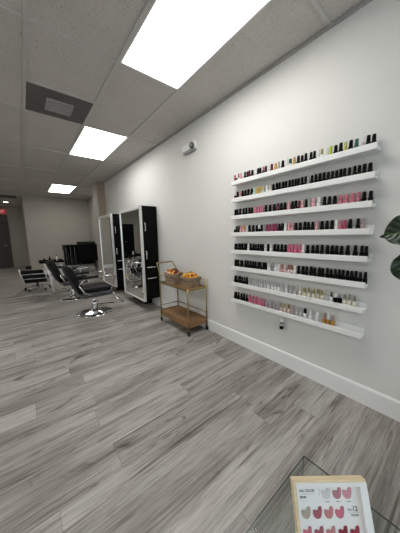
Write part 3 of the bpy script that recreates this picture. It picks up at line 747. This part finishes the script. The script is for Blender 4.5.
for lo_, hi_ in (((-.0515, Lf - .0232), (-.025, Lf - .0229)), ((-.0165, Lf - .028), (-.0162, Lf - .015)), ((.028, Lf - .0497), (.046, Lf - .0494))):
    MB().box((lo_[0], lo_[1], zc), (hi_[0], hi_[1], zc + .0002)).build('printed_rule', M['grille'], t)
SW = dict(ice=('c9cac6', 'frosty white'), p1=('b27580', 'dusty pink'), p2=('c88d97', 'light pink'), gb=('aca094', 'grey beige'), mv=('97525c', 'mauve red'), dp=('b97a7b', 'dusty rose'), pk=('c2697b', 'warm pink'), dr=('7e1a2b', 'dark red'), rb=('8e1f30', 'ruby'))
SM = {k: mat('swatch_' + k, c[0], .3, 0, .08, 300) for k, c in SW.items()}
def swatch(k, x, y):
    b = MB()
    # two overlapping nail-tip strokes, the right one taller
    pl = [(-.0068, .0035), (-.0072, -.0005), (-.0060, -.0050), (-.0030, -.0078), (.0010, -.0082), (.0042, -.0060), (.0058, -.0018), (.0068, .0045), (.0066, .0088), (.0048, .0096), (.0020, .0086), (.0006, .0040), (-.0008, .0034), (-.0030, .0048), (-.0055, .0048)]
    b.prism([(px * 1.12 + x, py * .95 + y) for px, py in pl], 'z', zc, zc + .0009, .0003)
    o = b.build('colour_swatch', SM[k], t); o['label'] = SW[k][1] + ' swatch'
R1, RS = .0225, .0265
for k, x in (('ice', -.0050), ('p1', .0135), ('p2', .0310)): swatch(k, x, Lf - R1)
for k, x in (('gb', -.0425), ('mv', -.0235), ('dp', -.0045), ('pk', .0140)): swatch(k, x, Lf - R1 - RS)
for k, x in (('pk', -.0440), ('mv', -.0245), ('dp', -.0050), ('dr', .0150), ('rb', .0345)): swatch(k, x, Lf - R1 - 2 * RS)
for k, x in (('p2', -.0440), ('dp', -.0245), ('pk', -.0050), ('rb', .0150), ('dr', .0345)): swatch(k, x, Lf - R1 - 3 * RS)
for x in (-.0050, .0135, .0310): MB().box((x - .003, Lf - .0345, zc), (x + .004, Lf - .0338, zc + .0002)).build('printed_caption', M['ink'], t)
# easel leg behind
lg = MB(); lg.box((-.012, 0, 0), (.012, .12, .004), .0008, 2, Matrix.Translation((0, .125, -D)) @ Matrix.Rotation(math.radians(180 + 42), 4, 'X'))
# the leg reaches down to the glass
lo = min((Mf @ v_.co).z for v_ in lg.bm.verts)
lg.build('easel_leg', M['pine'], t)
low = min((Mf @ Vector((0, 0, z_))).z for z_ in (-D, .0012))
t.location.z += ZT - low
print('easel foot', lo + ZT - low, 'frame shift', ZT - low)

# ------------------------------------------------------------------ fig plant just beyond the right edge
px_, py_ = 1.56, -.16
t = thing('fig_plant', 'large leaved dark green fig plant reaching in from the right edge', 'plant', (px_, py_, 0))
MB().lathe([(0, 0), (.11, 0), (.12, .01), (.15, .28), (.152, .30), (.138, .30), (.134, .262), (0, .262)], 36).build('pot', M['pot'], t)
MB().lathe([(0, .25), (.135, .25), (.134, .268), (.06, .274), (0, .276)], 24).build('soil', M['soil'], t)
MB().tube([(0, 0, .26), (.01, .01, .6), (-.005, .02, .95), (.0, .03, 1.25), (.01, .02, 1.55), (.0, .03, 1.75)], [.016, .014, .012, .011, .009, .006], 10).build('trunk', M['bark'], t)
def leaf(base, tip, side, width, droop, cup, Mname='leaf'):
    base, tip = Vector(base), Vector(tip); d = tip - base; Ln = d.length; f = d.normalized()
    s = Vector(side); s = (s - f * s.dot(f)).normalized(); n = s.cross(f).normalized()
    NL, NW = 28, 12; b = bmesh.new(); uv = b.loops.layers.uv.new('UVMap'); grid = []
    for i in range(NL + 1):
        q = i / NL
        q_ = min(1, q / .93); wd = max(.0015, width * (max(0, math.sin(PI * q_ ** 1.5)) ** .55) * (.75 + .30 * q)) if q < .93 else .010 * (1 - q) / .07 + .001
        if .80 < q < .93: wd = max(wd, .010)
        ln_ = []
        for j in range(-NW, NW + 1):
            a = j / NW
            wav = .010 * math.sin(q * 19 + (1.3 if a > 0 else 0)) * a * a
            p = base + f * (q * Ln) + s * (a * wd) + n * (cup * abs(a) ** 1.4 * wd - droop * (q ** 2) * Ln * .25 + wav)
            ln_.append((b.verts.new(p), (a, q)))
        grid.append(ln_)
    for i in range(NL):
        for j in range(2 * NW):
            c4 = [grid[i][j], grid[i][j + 1], grid[i + 1][j + 1], grid[i + 1][j]]
            fc = b.faces.new([x[0] for x in c4]); fc.smooth = True
            for l_, x in zip(fc.loops, c4): l_[uv].uv = x[1]
    me = bpy.data.meshes.new('leaf'); b.to_mesh(me); b.free(); me.materials.append(M[Mname])
    o = bpy.data.objects.new('leaf', me); COL.objects.link(o); o.parent = t
    sm = o.modifiers.new('thickness', 'SOLIDIFY'); sm.thickness = .0012
    st = MB().tube([base - f * .06 + Vector((0, 0, -.008)), base, base + f * (Ln * .2)], [.003, .003, .0015], 6); st.build('leaf_stalk', M['leaf'], o)
off = Vector((px_, py_, 0))
def wl(base, tip, side, w_, dr, cu): leaf(Vector(base) - off, Vector(tip) - off, side, w_, dr, cu)
wl((1.545, .06, 1.325), (1.50, .318, 1.252), (.25, .35, .9), .085, .25, .35)
wl((1.50, .165, 1.23), (1.50, .205, 1.01), (-.3, .9, .15), .078, .1, .2)
for k in range(9):
    a = 2 * PI * k / 9 * 2.4 + 3.6; z = .75 + k * .115
    if math.sin(a) > .35: a = -a
    d_ = Vector((math.cos(a) * (.7 if math.cos(a) > 0 else 1), math.sin(a), .25))
    b_ = Vector((.0, .02, z)) + d_ * .07
    leaf(b_, b_ + d_ * .22, (math.sin(a), -math.cos(a), .2), .07, .5, .25)

# ------------------------------------------------------------------ daylight for the added back windows, world, camera
wd = bpy.data.worlds.new('sky'); SC.world = wd; wd.use_nodes = True
bg = wd.node_tree.nodes['Background']; bg.inputs[0].default_value = (.80, .90, 1.0, 1); bg.inputs[1].default_value = 1.6

cam = bpy.data.cameras.new('camera'); co = bpy.data.objects.new('camera', cam); COL.objects.link(co)
Rr = ((0.77719343, -0.62893267, -0.02034849), (-0.10402756, -0.09652381, -0.9898795), (0.62060344, 0.77144465, -0.140444))
ax = [Vector(Rr[0]), -Vector(Rr[1]), -Vector(Rr[2])]
co.matrix_world = Matrix(((ax[0].x, ax[1].x, ax[2].x, 0), (ax[0].y, ax[1].y, ax[2].y, 0), (ax[0].z, ax[1].z, ax[2].z, 1.278), (0, 0, 0, 1)))
cam.sensor_fit = 'HORIZONTAL'; cam.sensor_width = 36; cam.lens = 219.047 / 400 * 36; cam.clip_start = .02; cam.clip_end = 60
SC.camera = co
vs = SC.view_settings; vs.view_transform = 'Standard'; vs.look = 'None'; vs.exposure = 0.68; vs.gamma = 1; vs.use_curve_mapping = False
